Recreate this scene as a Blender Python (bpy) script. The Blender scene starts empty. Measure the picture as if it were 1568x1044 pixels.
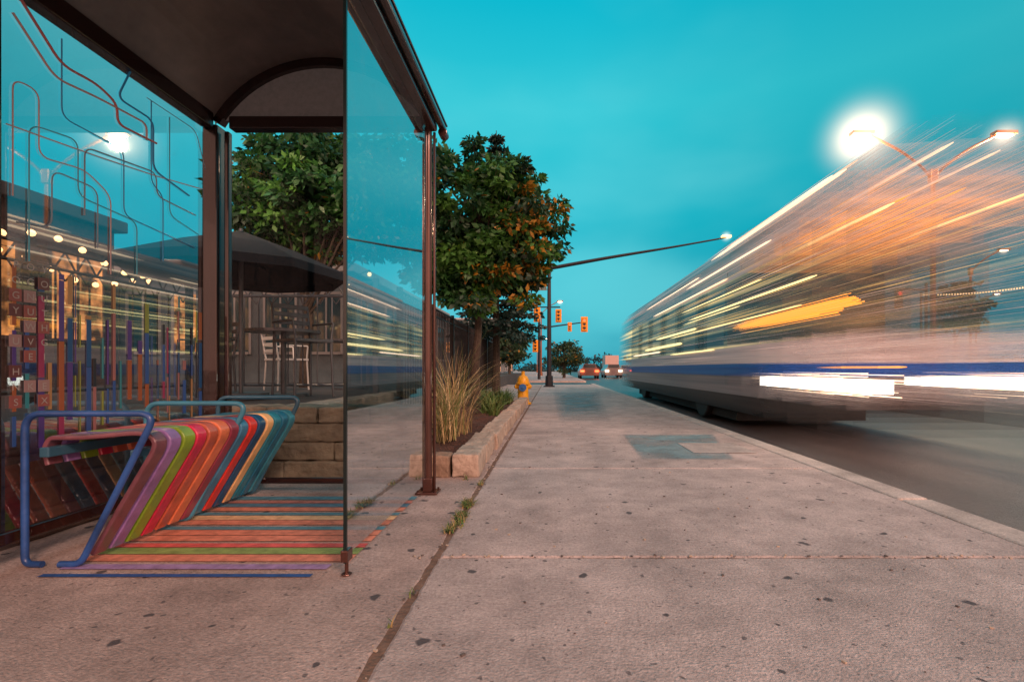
import bpy, math, random, bmesh
import numpy as np
from mathutils import Vector, Matrix
random.seed(7); np.random.seed(7)
S=bpy.context.scene
S.view_settings.view_transform='Standard'
COL=S.collection

# ---------------------------------------------------------------- helpers
def s2l(c):
    return tuple(((v/255)/12.92 if v/255<=0.04045 else ((v/255+0.055)/1.055)**2.4) for v in c)
def link(o,parent=None):
    COL.objects.link(o)
    if parent: o.parent=parent
    return o
def empty(name):
    e=bpy.data.objects.new(name,None); e.empty_display_size=0.2; COL.objects.link(e); return e

def mat(name,col=(.5,.5,.5),rough=.6,metal=0,var=.0,vscale=4,bump=0,bscale=60,emit=None,estr=0,col2=None,stretch=None,spec=.5,coat=0,nosample=False):
    m=bpy.data.materials.new(name); m.use_nodes=True
    nt=m.node_tree; N=nt.nodes; L=nt.links
    b=N['Principled BSDF']
    b.inputs['Roughness'].default_value=rough; b.inputs['Metallic'].default_value=metal
    b.inputs['Specular IOR Level'].default_value=spec
    b.inputs['Coat Weight'].default_value=coat
    b.inputs['Base Color'].default_value=(*col,1)
    tc=N.new('ShaderNodeTexCoord'); mp=N.new('ShaderNodeMapping'); L.new(tc.outputs['Object'],mp.inputs[0])
    if stretch: mp.inputs['Scale'].default_value=stretch
    if var or col2:
        nz=N.new('ShaderNodeTexNoise'); nz.inputs['Scale'].default_value=vscale; nz.inputs['Detail'].default_value=7; nz.inputs['Roughness'].default_value=.65
        L.new(mp.outputs[0],nz.inputs['Vector'])
        cr=N.new('ShaderNodeValToRGB')
        a=tuple(v*(1-var) for v in col); c2=col2 if col2 else tuple(min(1,v*(1+var)) for v in col)
        cr.color_ramp.elements[0].color=(*a,1); cr.color_ramp.elements[0].position=.35
        cr.color_ramp.elements[1].color=(*c2,1); cr.color_ramp.elements[1].position=.65
        L.new(nz.outputs['Fac'],cr.inputs[0]); L.new(cr.outputs[0],b.inputs['Base Color'])
    if bump:
        nb=N.new('ShaderNodeTexNoise'); nb.inputs['Scale'].default_value=bscale; nb.inputs['Detail'].default_value=5
        L.new(mp.outputs[0],nb.inputs['Vector'])
        bp=N.new('ShaderNodeBump'); bp.inputs['Strength'].default_value=bump; bp.inputs['Distance'].default_value=.02
        L.new(nb.outputs['Fac'],bp.inputs['Height']); L.new(bp.outputs[0],b.inputs['Normal'])
    if emit:
        b.inputs['Emission Color'].default_value=(*emit,1); b.inputs['Emission Strength'].default_value=estr
    if nosample: m.cycles.emission_sampling='NONE'
    return m

class MB:
    def __init__(s): s.v=[];s.f=[];s.mi=[]
    def poly(s,pts,m=0):
        i=len(s.v); s.v+= [tuple(p) for p in pts]; s.f.append(tuple(range(i,i+len(pts)))); s.mi.append(m)
    def box(s,x0,x1,y0,y1,z0,z1,m=0,M=None):
        i=len(s.v)
        P=[(x0,y0,z0),(x1,y0,z0),(x1,y1,z0),(x0,y1,z0),(x0,y0,z1),(x1,y0,z1),(x1,y1,z1),(x0,y1,z1)]
        if M is not None: P=[tuple(M@Vector(p)) for p in P]
        s.v+=P
        for q in ((0,3,2,1),(4,5,6,7),(0,1,5,4),(1,2,6,5),(2,3,7,6),(3,0,4,7)):
            s.f.append(tuple(i+k for k in q)); s.mi.append(m)
    def cyl(s,p1,p2,r1,r2=None,n=8,m=0,cap=True):
        if r2 is None:r2=r1
        p1=Vector(p1);p2=Vector(p2);d=(p2-p1)
        if d.length<1e-6:return
        d.normalize(); a=d.orthogonal().normalized(); b=d.cross(a)
        i=len(s.v)
        for p,r in((p1,r1),(p2,r2)):
            for k in range(n):
                t=2*math.pi*k/n; s.v.append(tuple(p+a*(r*math.cos(t))+b*(r*math.sin(t))))
        for k in range(n):
            s.f.append((i+k,i+(k+1)%n,i+n+(k+1)%n,i+n+k)); s.mi.append(m)
        if cap:
            s.f.append(tuple(i+k for k in reversed(range(n)))); s.mi.append(m)
            s.f.append(tuple(i+n+k for k in range(n))); s.mi.append(m)
    def lathe(s,c,prof,n=20,m=0):
        i=len(s.v)
        for r,z in prof:
            for k in range(n):
                t=2*math.pi*k/n; s.v.append((c[0]+r*math.cos(t),c[1]+r*math.sin(t),c[2]+z))
        for j in range(len(prof)-1):
            for k in range(n):
                s.f.append((i+j*n+k,i+j*n+(k+1)%n,i+(j+1)*n+(k+1)%n,i+(j+1)*n+k)); s.mi.append(m)
    def tube(s,pts,r,n=8,m=0):
        for a,b in zip(pts[:-1],pts[1:]): s.cyl(a,b,r,r,n,m)
    def obj(s,name,mats,parent=None,bevel=0,smooth=False,seg=2):
        me=bpy.data.meshes.new(name); me.from_pydata(s.v,[],s.f); me.update()
        for m in mats: me.materials.append(m)
        me.polygons.foreach_set('material_index',s.mi)
        if smooth: me.polygons.foreach_set('use_smooth',[True]*len(s.f))
        o=bpy.data.objects.new(name,me); link(o,parent)
        if bevel:
            md=o.modifiers.new('bev','BEVEL'); md.width=bevel; md.segments=seg; md.limit_method='ANGLE'; md.angle_limit=.7
        if smooth:
            try:
                me.set_sharp_from_angle(angle=math.radians(40))
            except Exception: pass
        return o

def fillet(pts,r,n=5):
    P=[Vector(p) for p in pts]; out=[P[0]]
    for i in range(1,len(P)-1):
        a=(P[i-1]-P[i]);b=(P[i+1]-P[i]); rr=min(r,a.length*.45,b.length*.45)
        p0=P[i]+a.normalized()*rr;p2=P[i]+b.normalized()*rr
        for k in range(n+1):
            t=k/n; out.append(p0*(1-t)**2+P[i]*2*t*(1-t)+p2*t*t)
    out.append(P[-1]); return out
def curve(name,pts,r,m,parent,cyc=False):
    cu=bpy.data.curves.new(name,'CURVE'); cu.dimensions='3D'; sp=cu.splines.new('POLY'); sp.points.add(len(pts)-1)
    for p,q in zip(sp.points,pts): p.co=(*q,1)
    cu.bevel_depth=r; cu.bevel_resolution=3; cu.use_fill_caps=True; cu.materials.append(m)
    o=bpy.data.objects.new(name,cu); return link(o,parent)

# ---------------------------------------------------------------- world
w=bpy.data.worlds.new("World"); S.world=w; w.use_nodes=True
nt=w.node_tree;N=nt.nodes;L=nt.links
bg=N['Background']
tc=N.new('ShaderNodeTexCoord'); sep=N.new('ShaderNodeSeparateXYZ'); L.new(tc.outputs['Generated'],sep.inputs[0])
cr=N.new('ShaderNodeValToRGB'); L.new(sep.outputs['Z'],cr.inputs[0])
E=cr.color_ramp.elements
E[0].position=0;E[0].color=(.0,.27,.40,1)
E[1].position=1;E[1].color=(.0,.30,.45,1)
for p,c in((.13,(.0,.37,.50)),(.3,(.0,.48,.60)),(.47,(.03,.58,.68)),(.62,(.0,.47,.62))):
    e=E.new(p);e.color=(*c,1)
mp=N.new('ShaderNodeMapping'); mp.inputs['Scale'].default_value=(1.1,1.1,2.6); mp.inputs['Location'].default_value=(.35,0,.2); L.new(tc.outputs['Generated'],mp.inputs[0])
nz=N.new('ShaderNodeTexNoise'); nz.inputs['Scale'].default_value=1.5; nz.inputs['Detail'].default_value=4; nz.inputs['Roughness'].default_value=.42; L.new(mp.outputs[0],nz.inputs['Vector'])
mr=N.new('ShaderNodeMapRange'); mr.inputs[1].default_value=.40;mr.inputs[2].default_value=.70;mr.inputs[3].default_value=0;mr.inputs[4].default_value=.75; mr.interpolation_type='SMOOTHSTEP'
L.new(nz.outputs['Fac'],mr.inputs[0])
mx=N.new('ShaderNodeMixRGB'); L.new(mr.outputs[0],mx.inputs[0]); L.new(cr.outputs[0],mx.inputs[1]); mx.inputs[2].default_value=(.13,.68,.76,1)
mrx=N.new('ShaderNodeMapRange'); mrx.inputs[1].default_value=.05; mrx.inputs[2].default_value=.75; mrx.inputs[3].default_value=1.0; mrx.inputs[4].default_value=.70; L.new(sep.outputs['X'],mrx.inputs[0])
mxx=N.new('ShaderNodeMixRGB'); mxx.blend_type='MULTIPLY'; mxx.inputs[0].default_value=1; L.new(mx.outputs[0],mxx.inputs[1]); L.new(mrx.outputs[0],mxx.inputs[2])
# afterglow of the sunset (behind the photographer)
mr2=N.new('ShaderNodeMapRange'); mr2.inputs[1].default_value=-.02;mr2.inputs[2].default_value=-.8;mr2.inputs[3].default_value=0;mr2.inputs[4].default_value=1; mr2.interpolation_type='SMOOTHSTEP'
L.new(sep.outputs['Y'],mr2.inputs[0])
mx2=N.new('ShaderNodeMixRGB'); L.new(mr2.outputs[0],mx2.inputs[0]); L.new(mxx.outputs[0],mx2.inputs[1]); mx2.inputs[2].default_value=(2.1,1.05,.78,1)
sky=N.new('ShaderNodeTexSky'); sky.sky_type='NISHITA'; sky.sun_disc=False; sky.sun_elevation=math.radians(24); sky.sun_rotation=math.radians(150)
sc=N.new('ShaderNodeMixRGB'); sc.blend_type='ADD'; sc.inputs[0].default_value=.002
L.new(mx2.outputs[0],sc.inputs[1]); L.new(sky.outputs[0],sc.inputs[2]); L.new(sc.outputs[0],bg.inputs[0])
bg.inputs[1].default_value=1

sun=bpy.data.lights.new('sun','SUN'); sun.energy=2.1; sun.angle=math.radians(12); sun.color=(1,.62,.49)
so=link(bpy.data.objects.new('sun',sun)); 
d=Vector((.62,-.85,.60)); so.rotation_euler=d.to_track_quat('Z','Y').to_euler()

# ---------------------------------------------------------------- camera
cam=bpy.data.cameras.new('camera'); co=link(bpy.data.objects.new('camera',cam)); co.location=(0,0,.8); co.rotation_euler=(math.radians(90),0,0)
cam.sensor_width=36; cam.lens=17; cam.shift_x=-.0389; cam.shift_y=.0274; cam.clip_start=.05; cam.clip_end=3000
S.camera=co

# ---------------------------------------------------------------- concrete
def concrete(name,c1,c2,spots=True,alpha=False):
    m=mat(name,c1,.78,bump=.45,bscale=120,col2=c2,vscale=.9)
    nt=m.node_tree;N=nt.nodes;L=nt.links;b=N['Principled BSDF']
    src=b.inputs['Base Color'].links[0].from_socket
    tc=N['Texture Coordinate']
    fine=N.new('ShaderNodeTexNoise'); fine.inputs['Scale'].default_value=70; fine.inputs['Detail'].default_value=6; fine.inputs['Roughness'].default_value=.8; L.new(tc.outputs['Object'],fine.inputs['Vector'])
    fr=N.new('ShaderNodeMapRange'); fr.inputs[1].default_value=.3; fr.inputs[2].default_value=.7; fr.inputs[3].default_value=.58; fr.inputs[4].default_value=1.4; L.new(fine.outputs['Fac'],fr.inputs[0])
    m1=N.new('ShaderNodeMixRGB'); m1.blend_type='MULTIPLY'; m1.inputs[0].default_value=1; L.new(src,m1.inputs[1]); L.new(fr.outputs[0],m1.inputs[2])
    st=N.new('ShaderNodeTexNoise'); st.inputs['Scale'].default_value=3.2; st.inputs['Detail'].default_value=9; st.inputs['Roughness'].default_value=.72; L.new(tc.outputs['Object'],st.inputs['Vector'])
    sr=N.new('ShaderNodeMapRange'); sr.inputs[1].default_value=.35; sr.inputs[2].default_value=.65; sr.inputs[3].default_value=.70; sr.inputs[4].default_value=1.15; L.new(st.outputs['Fac'],sr.inputs[0])
    m2=N.new('ShaderNodeMixRGB'); m2.blend_type='MULTIPLY'; m2.inputs[0].default_value=1; L.new(m1.outputs[0],m2.inputs[1]); L.new(sr.outputs[0],m2.inputs[2])
    out=m2
    if spots:
        for scl,th,sel,dark in((4.0,.075,.5,.1),(13,.10,.72,.3),(30,.12,.8,.4)):
            wn=N.new('ShaderNodeTexNoise'); wn.inputs['Scale'].default_value=18; L.new(tc.outputs['Object'],wn.inputs['Vector'])
            ad=N.new('ShaderNodeMixRGB'); ad.blend_type='ADD'; ad.inputs[0].default_value=.045; L.new(tc.outputs['Object'],ad.inputs[1]); L.new(wn.outputs['Color'],ad.inputs[2])
            vo=N.new('ShaderNodeTexVoronoi'); vo.voronoi_dimensions='2D'; vo.inputs['Scale'].default_value=scl; L.new(ad.outputs[0],vo.inputs['Vector'])
            sp=N.new('ShaderNodeSeparateColor'); L.new(vo.outputs['Color'],sp.inputs[0])
            rm_=N.new('ShaderNodeMath'); rm_.operation='MULTIPLY_ADD'; rm_.inputs[1].default_value=th*.9; rm_.inputs[2].default_value=th*.45; L.new(sp.outputs[1],rm_.inputs[0])
            dv=N.new('ShaderNodeMath'); dv.operation='DIVIDE'; L.new(vo.outputs['Distance'],dv.inputs[0]); L.new(rm_.outputs[0],dv.inputs[1])
            a=N.new('ShaderNodeMapRange'); a.inputs[1].default_value=1; a.inputs[2].default_value=.65; L.new(dv.outputs[0],a.inputs[0])
            g=N.new('ShaderNodeMath'); g.operation='GREATER_THAN'; g.inputs[1].default_value=sel; L.new(sp.outputs[0],g.inputs[0])
            mu=N.new('ShaderNodeMath'); mu.operation='MULTIPLY'; L.new(a.outputs[0],mu.inputs[0]); L.new(g.outputs[0],mu.inputs[1])
            mu2=N.new('ShaderNodeMath'); mu2.operation='MULTIPLY'; mu2.inputs[1].default_value=1-dark; L.new(mu.outputs[0],mu2.inputs[0])
            m3=N.new('ShaderNodeMixRGB'); L.new(mu2.outputs[0],m3.inputs[0]); L.new(out.outputs[0],m3.inputs[1]); m3.inputs[2].default_value=(.05,.045,.05,1)
            out=m3
    L.new(out.outputs[0],b.inputs['Base Color'])
    if alpha:
        an=N.new('ShaderNodeTexNoise'); an.inputs['Scale'].default_value=1.8; an.inputs['Detail'].default_value=7; L.new(tc.outputs['Object'],an.inputs['Vector'])
        ar=N.new('ShaderNodeMapRange'); ar.inputs[1].default_value=.30; ar.inputs[2].default_value=.62; ar.inputs[3].default_value=.15; ar.inputs[4].default_value=.8; L.new(an.outputs['Fac'],ar.inputs[0])
        at=N.new('ShaderNodeAttribute'); at.attribute_name='edge_fade'; ml=N.new('ShaderNodeMath'); ml.operation='MULTIPLY'; L.new(ar.outputs[0],ml.inputs[0]); L.new(at.outputs['Fac'],ml.inputs[1]); L.new(ml.outputs[0],b.inputs['Alpha'])
    return m
conc=concrete('concrete',(.37,.305,.28),(.53,.435,.40))
conc_b=concrete('concrete_pad',(.33,.25,.22),(.48,.375,.335))
kerbm=concrete('kerb_concrete',(.42,.36,.32),(.58,.50,.45),False)
asph=mat('asphalt',(.040,.029,.027),.40,col2=(.085,.062,.056),vscale=2,bump=.5,bscale=160,stretch=(1,.3,1))
dirt=mat('joint_dirt',(.12,.07,.05),.95,bump=.6,col2=(.22,.14,.10),vscale=14)

b=MB(); b.box(-900,900,-300,2500,-.5,-.16); b.obj('ground',[mat('ground_soil',(.05,.07,.06),.9,var=.3,vscale=.2)])
b=MB(); b.poly([(2.3,-30,-.12),(17,-30,-.12),(17,900,-.12),(2.3,900,-.12)]); b.poly([(-80,25,-.1195),(2.3,25,-.1195),(2.3,33,-.1195),(-80,33,-.1195)])
b.obj('road',[asph])
b=MB()
for i in range(-1,40): b.poly([(5.75,i*9+1,-.115),(5.87,i*9+1,-.115),(5.87,i*9+4,-.115),(5.75,i*9+4,-.115)])
b.poly([(9.4,-20,-.115),(9.52,-20,-.115),(9.52,400,-.115),(9.4,400,-.115)])
b.obj('lane_marking',[mat('road_paint',(.6,.5,.42),.6,var=.3,vscale=20)])
sw=empty('sidewalk')
b=MB(); b.box(-2.6,2.13,-6,25,-.15,-.006); b.obj('joint_bed',[dirt],sw)
b=MB(); ys=[-6,-1.4,2.06,3.9,5.9,7.9,9.9,11.9,13.9,15.9,17.9,19.9,22,25]
def slab(b,x0,x1,y0,y1,z=0,jit=.004):
    def edge(p,q,n):
        return [(p[0]+(q[0]-p[0])*k/n,p[1]+(q[1]-p[1])*k/n) for k in range(n)]
    c=[(x0,y0),(x1,y0),(x1,y1),(x0,y1)]; pts=[]
    for k in range(4):
        p,q=c[k],c[(k+1)%4]; L_=math.hypot(q[0]-p[0],q[1]-p[1]); pts+=edge(p,q,max(2,int(L_/.05)))
    pts=[(x+random.uniform(-jit,jit),y+random.uniform(-jit,jit)) for x,y in pts]
    cx,cy=(x0+x1)/2,(y0+y1)/2
    ins=[(x-(.010 if x>cx+.4*(x1-x0) else -.010 if x<cx-.4*(x1-x0) else 0),y-(.010 if y>y1-.05 else -.010 if y<y0+.05 else 0)) for x,y in pts]
    b.poly([(x,y,z) for x,y in ins])
    n=len(pts)
    for k in range(n):
        a,c2=pts[k],pts[(k+1)%n]; a2,c3=ins[k],ins[(k+1)%n]
        b.poly([(a[0],a[1],z-.006),(c2[0],c2[1],z-.006),(c3[0],c3[1],z),(a2[0],a2[1],z)])
        b.poly([(a[0],a[1],-.14),(c2[0],c2[1],-.14),(c2[0],c2[1],z-.006),(a[0],a[1],z-.006)])
for a,c in zip(ys[:-1],ys[1:]): slab(b,-.478,2.135,a+.005,c-.005)
b.obj('slabs',[conc],sw)
b=MB(); slab(b,-2.5,-.505,-6,3.9,-.002); slab(b,-.64,-.505,3.912,12,-.002); slab(b,-4,-.505,12,25,-.002)
b.obj('slabs_pad',[conc_b],sw)
tealc=concrete('teal_concrete',(.09,.26,.31),(.26,.40,.43),False,True)  # teal tint over the concrete, fading out at the patch edges
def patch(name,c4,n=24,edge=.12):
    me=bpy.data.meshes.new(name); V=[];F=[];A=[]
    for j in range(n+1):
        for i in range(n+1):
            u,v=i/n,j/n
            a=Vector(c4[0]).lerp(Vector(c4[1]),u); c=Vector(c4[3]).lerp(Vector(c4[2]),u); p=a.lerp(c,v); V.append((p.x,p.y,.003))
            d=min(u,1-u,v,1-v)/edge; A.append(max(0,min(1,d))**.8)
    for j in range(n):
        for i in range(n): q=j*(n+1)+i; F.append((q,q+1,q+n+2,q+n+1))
    me.from_pydata(V,[],F); at=me.attributes.new('edge_fade','FLOAT','POINT'); at.data.foreach_set('value',A); me.materials.append(tealc); link(bpy.data.objects.new(name,me),sw)
patch('teal_patch',[(.78,4.25),(1.62,4.25),(2.0,5.95),(.85,5.95)],edge=.06)
patch('teal_patch_far',[(.1,7.2),(.9,7.2),(1.7,17),(.0,17)],edge=.3)
b=MB(); b.box(1.35,1.95,4.6,5.2,.0045,.007); b.obj('utility_cover',[concrete('cover',(.34,.31,.29),(.44,.39,.36),False)],sw,bevel=.002)
b=MB()
y=-6
while y<25:
    b.box(2.147,2.34,y,y+2.98,-.14,.0); y+=3
y=33
while y<160: b.box(2.147,2.34,y,y+8.98,-.14,0); y+=9
for k in range(20): b.box(17,17.25,-20+k*12,-20+k*12+11.98,-.14,.02)
b.obj('kerb',[kerbm],None,bevel=.015)
b=MB(); b.box(-60,2.14,33,400,-.15,-.004); b.box(17.26,21,-20,400,-.15,.0); b.obj('far_pavement',[conc],None)
def blades(name,spots,mats,parent=None,hmin=.03,hmax=.07,n=50,w=.004,spread=.04,lean=.5,z0=0):
    b=MB()
    for (x,y,k) in spots:
        for i in range(int(n*k)):
            a=random.uniform(0,2*math.pi); r=random.uniform(0,spread)
            px,py=x+r*math.cos(a)*.6,y+r*math.sin(a)*1.4
            h=random.uniform(hmin,hmax); l=random.uniform(.1,lean)*h; a2=random.uniform(0,6.28); dx,dy=math.cos(a2),math.sin(a2)
            ww=w*random.uniform(.6,1.3); sx,sy=-dy*ww,dx*ww
            K=4
            m=random.randrange(len(mats)); prev=None
            for k2 in range(K+1):
                t=k2/K; cx=px+dx*l*t*t*1.6; cy=py+dy*l*t*t*1.6; cz=z0+h*(t-.35*t*t*t*(l/h))
                wf=(1-t)*.9+.1
                cur=((cx-sx*wf,cy-sy*wf,cz),(cx+sx*wf,cy+sy*wf,cz))
                if prev: b.poly([prev[0],prev[1],cur[1],cur[0]],m)
                prev=cur
    return b.obj(name,mats,parent)
g1=mat('weed_green',(.06,.13,.02),.7,var=.3); g2=mat('weed_dry',(.30,.22,.09),.8,var=.3); g3=mat('weed_mid',(.12,.16,.04),.7,var=.3)
blades('weeds',[(-.49+random.uniform(-.02,.02),random.choice([2.45,2.6,2.85])+random.uniform(-.08,.08),random.uniform(.3,1)) for _ in range(22)]+[(-.49,1.72,.12),(-.49,3.35,.5),(-.62,3.5,.4),(-.5,1.5,.1)],[g1,g3,g2],hmin=.012,hmax=.045,n=34,lean=1.3)
b=MB()
for _ in range(240):
    x,y=random.uniform(-.6,2.1),random.uniform(1.1,6); 
    r=random.random()
    if r<.25: y=2.06+random.uniform(-.02,.02)
    elif r<.5: x=-.49+random.uniform(-.03,.03)
    s=random.uniform(.002,.007); M=Matrix.Translation((x,y,.001+s*.4))@Matrix.Rotation(random.uniform(0,3),4,'Z')
    b.box(-s,s,-s*.6,s*.6,-s*.4,s*.4,random.randrange(2),M)
b.obj('gravel_bits',[mat('grit',(.12,.1,.09),.9),mat('grit_light',(.45,.36,.28),.9)],None)

# ---------------------------------------------------------------- bus shelter
sh=empty('bus_shelter')
frame=mat('brown_metal',(.026,.010,.008),.25,metal=.2,var=.3,vscale=6,coat=.5)
frame2=mat('brown_metal_light',(.085,.035,.026),.25,metal=.5,var=.2,coat=.4)
def glass(name,refl,tint=(.85,.95,.95),gcol=(.95,.97,1),dirtamt=.06,wav=.05):
    m=bpy.data.materials.new(name); m.use_nodes=True; nt=m.node_tree;N=nt.nodes;L=nt.links
    N.remove(N['Principled BSDF']); out=N['Material Output']
    t=N.new('ShaderNodeBsdfTransparent'); t.inputs[0].default_value=(*tint,1)
    g=N.new('ShaderNodeBsdfGlossy'); g.inputs[0].default_value=(*gcol,1); g.inputs['Roughness'].default_value=.02
    tc=N.new('ShaderNodeTexCoord')
    if wav:
        nz=N.new('ShaderNodeTexNoise'); nz.inputs['Scale'].default_value=1.1; nz.inputs['Detail'].default_value=0; L.new(tc.outputs['Object'],nz.inputs['Vector'])
        bp=N.new('ShaderNodeBump'); bp.inputs['Strength'].default_value=wav; bp.inputs['Distance'].default_value=.02; L.new(nz.outputs['Fac'],bp.inputs['Height']); L.new(bp.outputs[0],g.inputs['Normal'])
    mx=N.new('ShaderNodeMixShader'); mx.inputs[0].default_value=refl; L.new(t.outputs[0],mx.inputs[1]); L.new(g.outputs[0],mx.inputs[2])
    d=N.new('ShaderNodeBsdfDiffuse'); d.inputs[0].default_value=(.5,.5,.5,1)
    n2=N.new('ShaderNodeTexNoise'); n2.inputs['Scale'].default_value=9; n2.inputs['Detail'].default_value=9; n2.inputs['Roughness'].default_value=.75; L.new(tc.outputs['Object'],n2.inputs['Vector'])
    mr=N.new('ShaderNodeMapRange'); mr.inputs[1].default_value=.5; mr.inputs[2].default_value=.85; mr.inputs[3].default_value=0; mr.inputs[4].default_value=dirtamt; L.new(n2.outputs['Fac'],mr.inputs[0])
    m2=N.new('ShaderNodeMixShader'); L.new(mr.outputs[0],m2.inputs[0]); L.new(mx.outputs[0],m2.inputs[1]); L.new(d.outputs[0],m2.inputs[2])
    L.new(m2.outputs[0],out.inputs[0]); return m
gl_side=glass('reflective_glass',.62,tint=(.75,.88,.9),wav=.03)
gl_back=glass('back_glass',.30,tint=(.75,.80,.82),wav=.04)
gl_end=glass('end_glass',.006,dirtamt=.02,tint=(.85,.95,.95),wav=0)
XB,XF,YE=-2.18,-.80,3.13
b=MB()
b.box(XB-.05,XB+.045,YE-.05,YE+.05,0,2.36)
b.box(XB+.07,XB+.10,YE-.02,YE+.02,0,2.33)
b.box(XB-.04,XB+.03,-.4,YE-.052,2.33,2.43)
b.box(XB+.11,XF-.03,YE-.035,YE+.035,2.34,2.42)
b.box(XB+.11,XF-.03,YE-.012,YE+.012,.06,.10)
b.box(XB-.02,XB+.02,.0,YE-.052,.10,.15)
b.box(XB-.025,XB+.022,1.86,1.90,.151,2.328)
b.box(XB-.05,XB+.045,-.4,-.3,0,2.33)
b.obj('frame',[frame],sh,bevel=.008)
b=MB(); b.cyl((XF,YE,0.0),(XF,YE,2.36),.024,n=16); b.cyl((XF+.035,YE+.02,.0),(XF+.035,YE+.02,2.34),.010,n=8)
b.box(XF-.07,XF+.07,YE-.06,YE+.06,.0,.014); b.box(XF-.03,XF+.03,YE-.03,YE+.03,.014,.10)
b.obj('front_post',[frame2],sh,smooth=True,bevel=.004)
b=MB()
for sx in(-.055,.055):
    for s2 in(-.045,.045): b.cyl((XF+sx,YE+s2,.014),(XF+sx,YE+s2,.026),.008,n=6)
b.obj('anchor_bolts',[frame2],sh)
b=MB()
b.box(-.81,-.745,-.4,YE+.02,2.34,2.44); b.box(-.742,-.70,-.4,YE+.10,2.37,2.41)
b.obj('gutter',[frame],sh,bevel=.012)
b=MB(); b.box(-.741,-.695,-.4,YE+.10,2.412,2.424); b.cyl((-.72,YE+.05,2.36),(-.72,YE+.12,2.36),.03,n=12); b.obj('gutter_lip',[frame2],sh,bevel=.003)
x0,x1=XB,-.76; zc=2.40; rise=.40; cxm=(x0+x1)/2; hw=(x1-x0)/2
R=(hw*hw+rise*rise)/(2*rise); zc0=zc+rise-R; am=math.asin(hw/R)
arc=[(cxm+R*math.sin(a),zc0+R*math.cos(a)) for a in np.linspace(-am,am,25)]
arc2=[(cxm+(R+.02)*math.sin(a),zc0+(R+.02)*math.cos(a)) for a in np.linspace(-am,am,25)]
roofm=mat('smoked_polycarbonate',(.11,.095,.09),.32,col2=(.24,.20,.18),vscale=1.3)
b=MB()
for i in range(24):
    for A,flip in((arc,0),(arc2,1)):
        q=[(A[i][0],-.4,A[i][1]),(A[i+1][0],-.4,A[i+1][1]),(A[i+1][0],YE+.03,A[i+1][1]),(A[i][0],YE+.03,A[i][1])]
        b.poly(q if flip else q[::-1])
b.obj('roof_vault',[roofm],sh,smooth=True)
b=MB()
def rib(y0,y1,t0,t1):
    for i in range(24):
        a,c=np.linspace(-am,am,25)[i:i+2]
        P=lambda a,r,y:(cxm+r*math.sin(a),y,zc0+r*math.cos(a))
        r0,r1=R+t0,R+t1
        b.poly([P(a,r0,y0),P(c,r0,y0),P(c,r1,y0),P(a,r1,y0)][::-1]); b.poly([P(a,r0,y1),P(c,r0,y1),P(c,r1,y1),P(a,r1,y1)])
        b.poly([P(a,r0,y0),P(c,r0,y0),P(c,r0,y1),P(a,r0,y1)]); b.poly([P(a,r1,y0),P(c,r1,y0),P(c,r1,y1),P(a,r1,y1)])
rib(YE-.03,YE+.028,-.055,-.003); rib(.9,.95,-.05,-.003)
b.obj('roof_ribs',[frame],sh)
gm=mat('gable_panel',(.22,.18,.17),.5,var=.15,vscale=30,emit=(.5,.42,.38),estr=.04)
b=MB()
for i in range(24):
    b.poly([(arc[i][0],YE,2.405),(arc[i+1][0],YE,2.405),(arc[i+1][0],YE,arc[i+1][1]-.02),(arc[i][0],YE,arc[i][1]-.02)])
b.obj('gable_infill',[gm],sh)
b=MB(); b.poly([(XF,1.88,.075),(XF,YE-.03,.075),(XF,YE-.03,2.345),(XF,1.88,2.345)]); b.obj('front_glass',[gl_side],sh)
b=MB(); b.poly([(XB,-.3,.15),(XB,1.86,.15),(XB,1.86,2.33),(XB,-.3,2.33)][::-1]); b.poly([(XB,1.90,.15),(XB,YE-.05,.15),(XB,YE-.05,2.33),(XB,1.90,2.33)][::-1]); b.obj('back_glass',[gl_back],sh)
b=MB(); b.poly([(XB+.11,YE,.10),(XF-.03,YE,.10),(XF-.03,YE,2.34),(XB+.11,YE,2.34)]); b.obj('end_glass',[gl_end],sh)
b=MB(); b.box(XF-.006,XF+.006,1.868,1.879,.05,2.34,0)
b.obj('glass_edge',[mat('glass_edge',(.006,.015,.015),.2)],sh)
b=MB(); b.box(XF-.014,XF+.014,1.86,1.91,.055,.10); b.cyl((XF,1.885,0),(XF,1.885,.055),.008); b.cyl((XF,1.885,0),(XF,1.885,.006),.02,n=12)
b.obj('glass_clamp',[frame2],sh,bevel=.003)
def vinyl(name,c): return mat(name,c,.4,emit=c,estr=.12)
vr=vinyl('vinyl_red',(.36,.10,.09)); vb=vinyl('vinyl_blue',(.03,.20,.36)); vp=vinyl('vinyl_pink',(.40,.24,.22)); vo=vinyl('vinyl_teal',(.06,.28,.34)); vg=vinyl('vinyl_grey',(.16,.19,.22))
def W(px,py):
    yy=(-XB-.006)*740/(845-px); return (XB+.006,yy,.8+(565-py)/740*yy)
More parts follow.
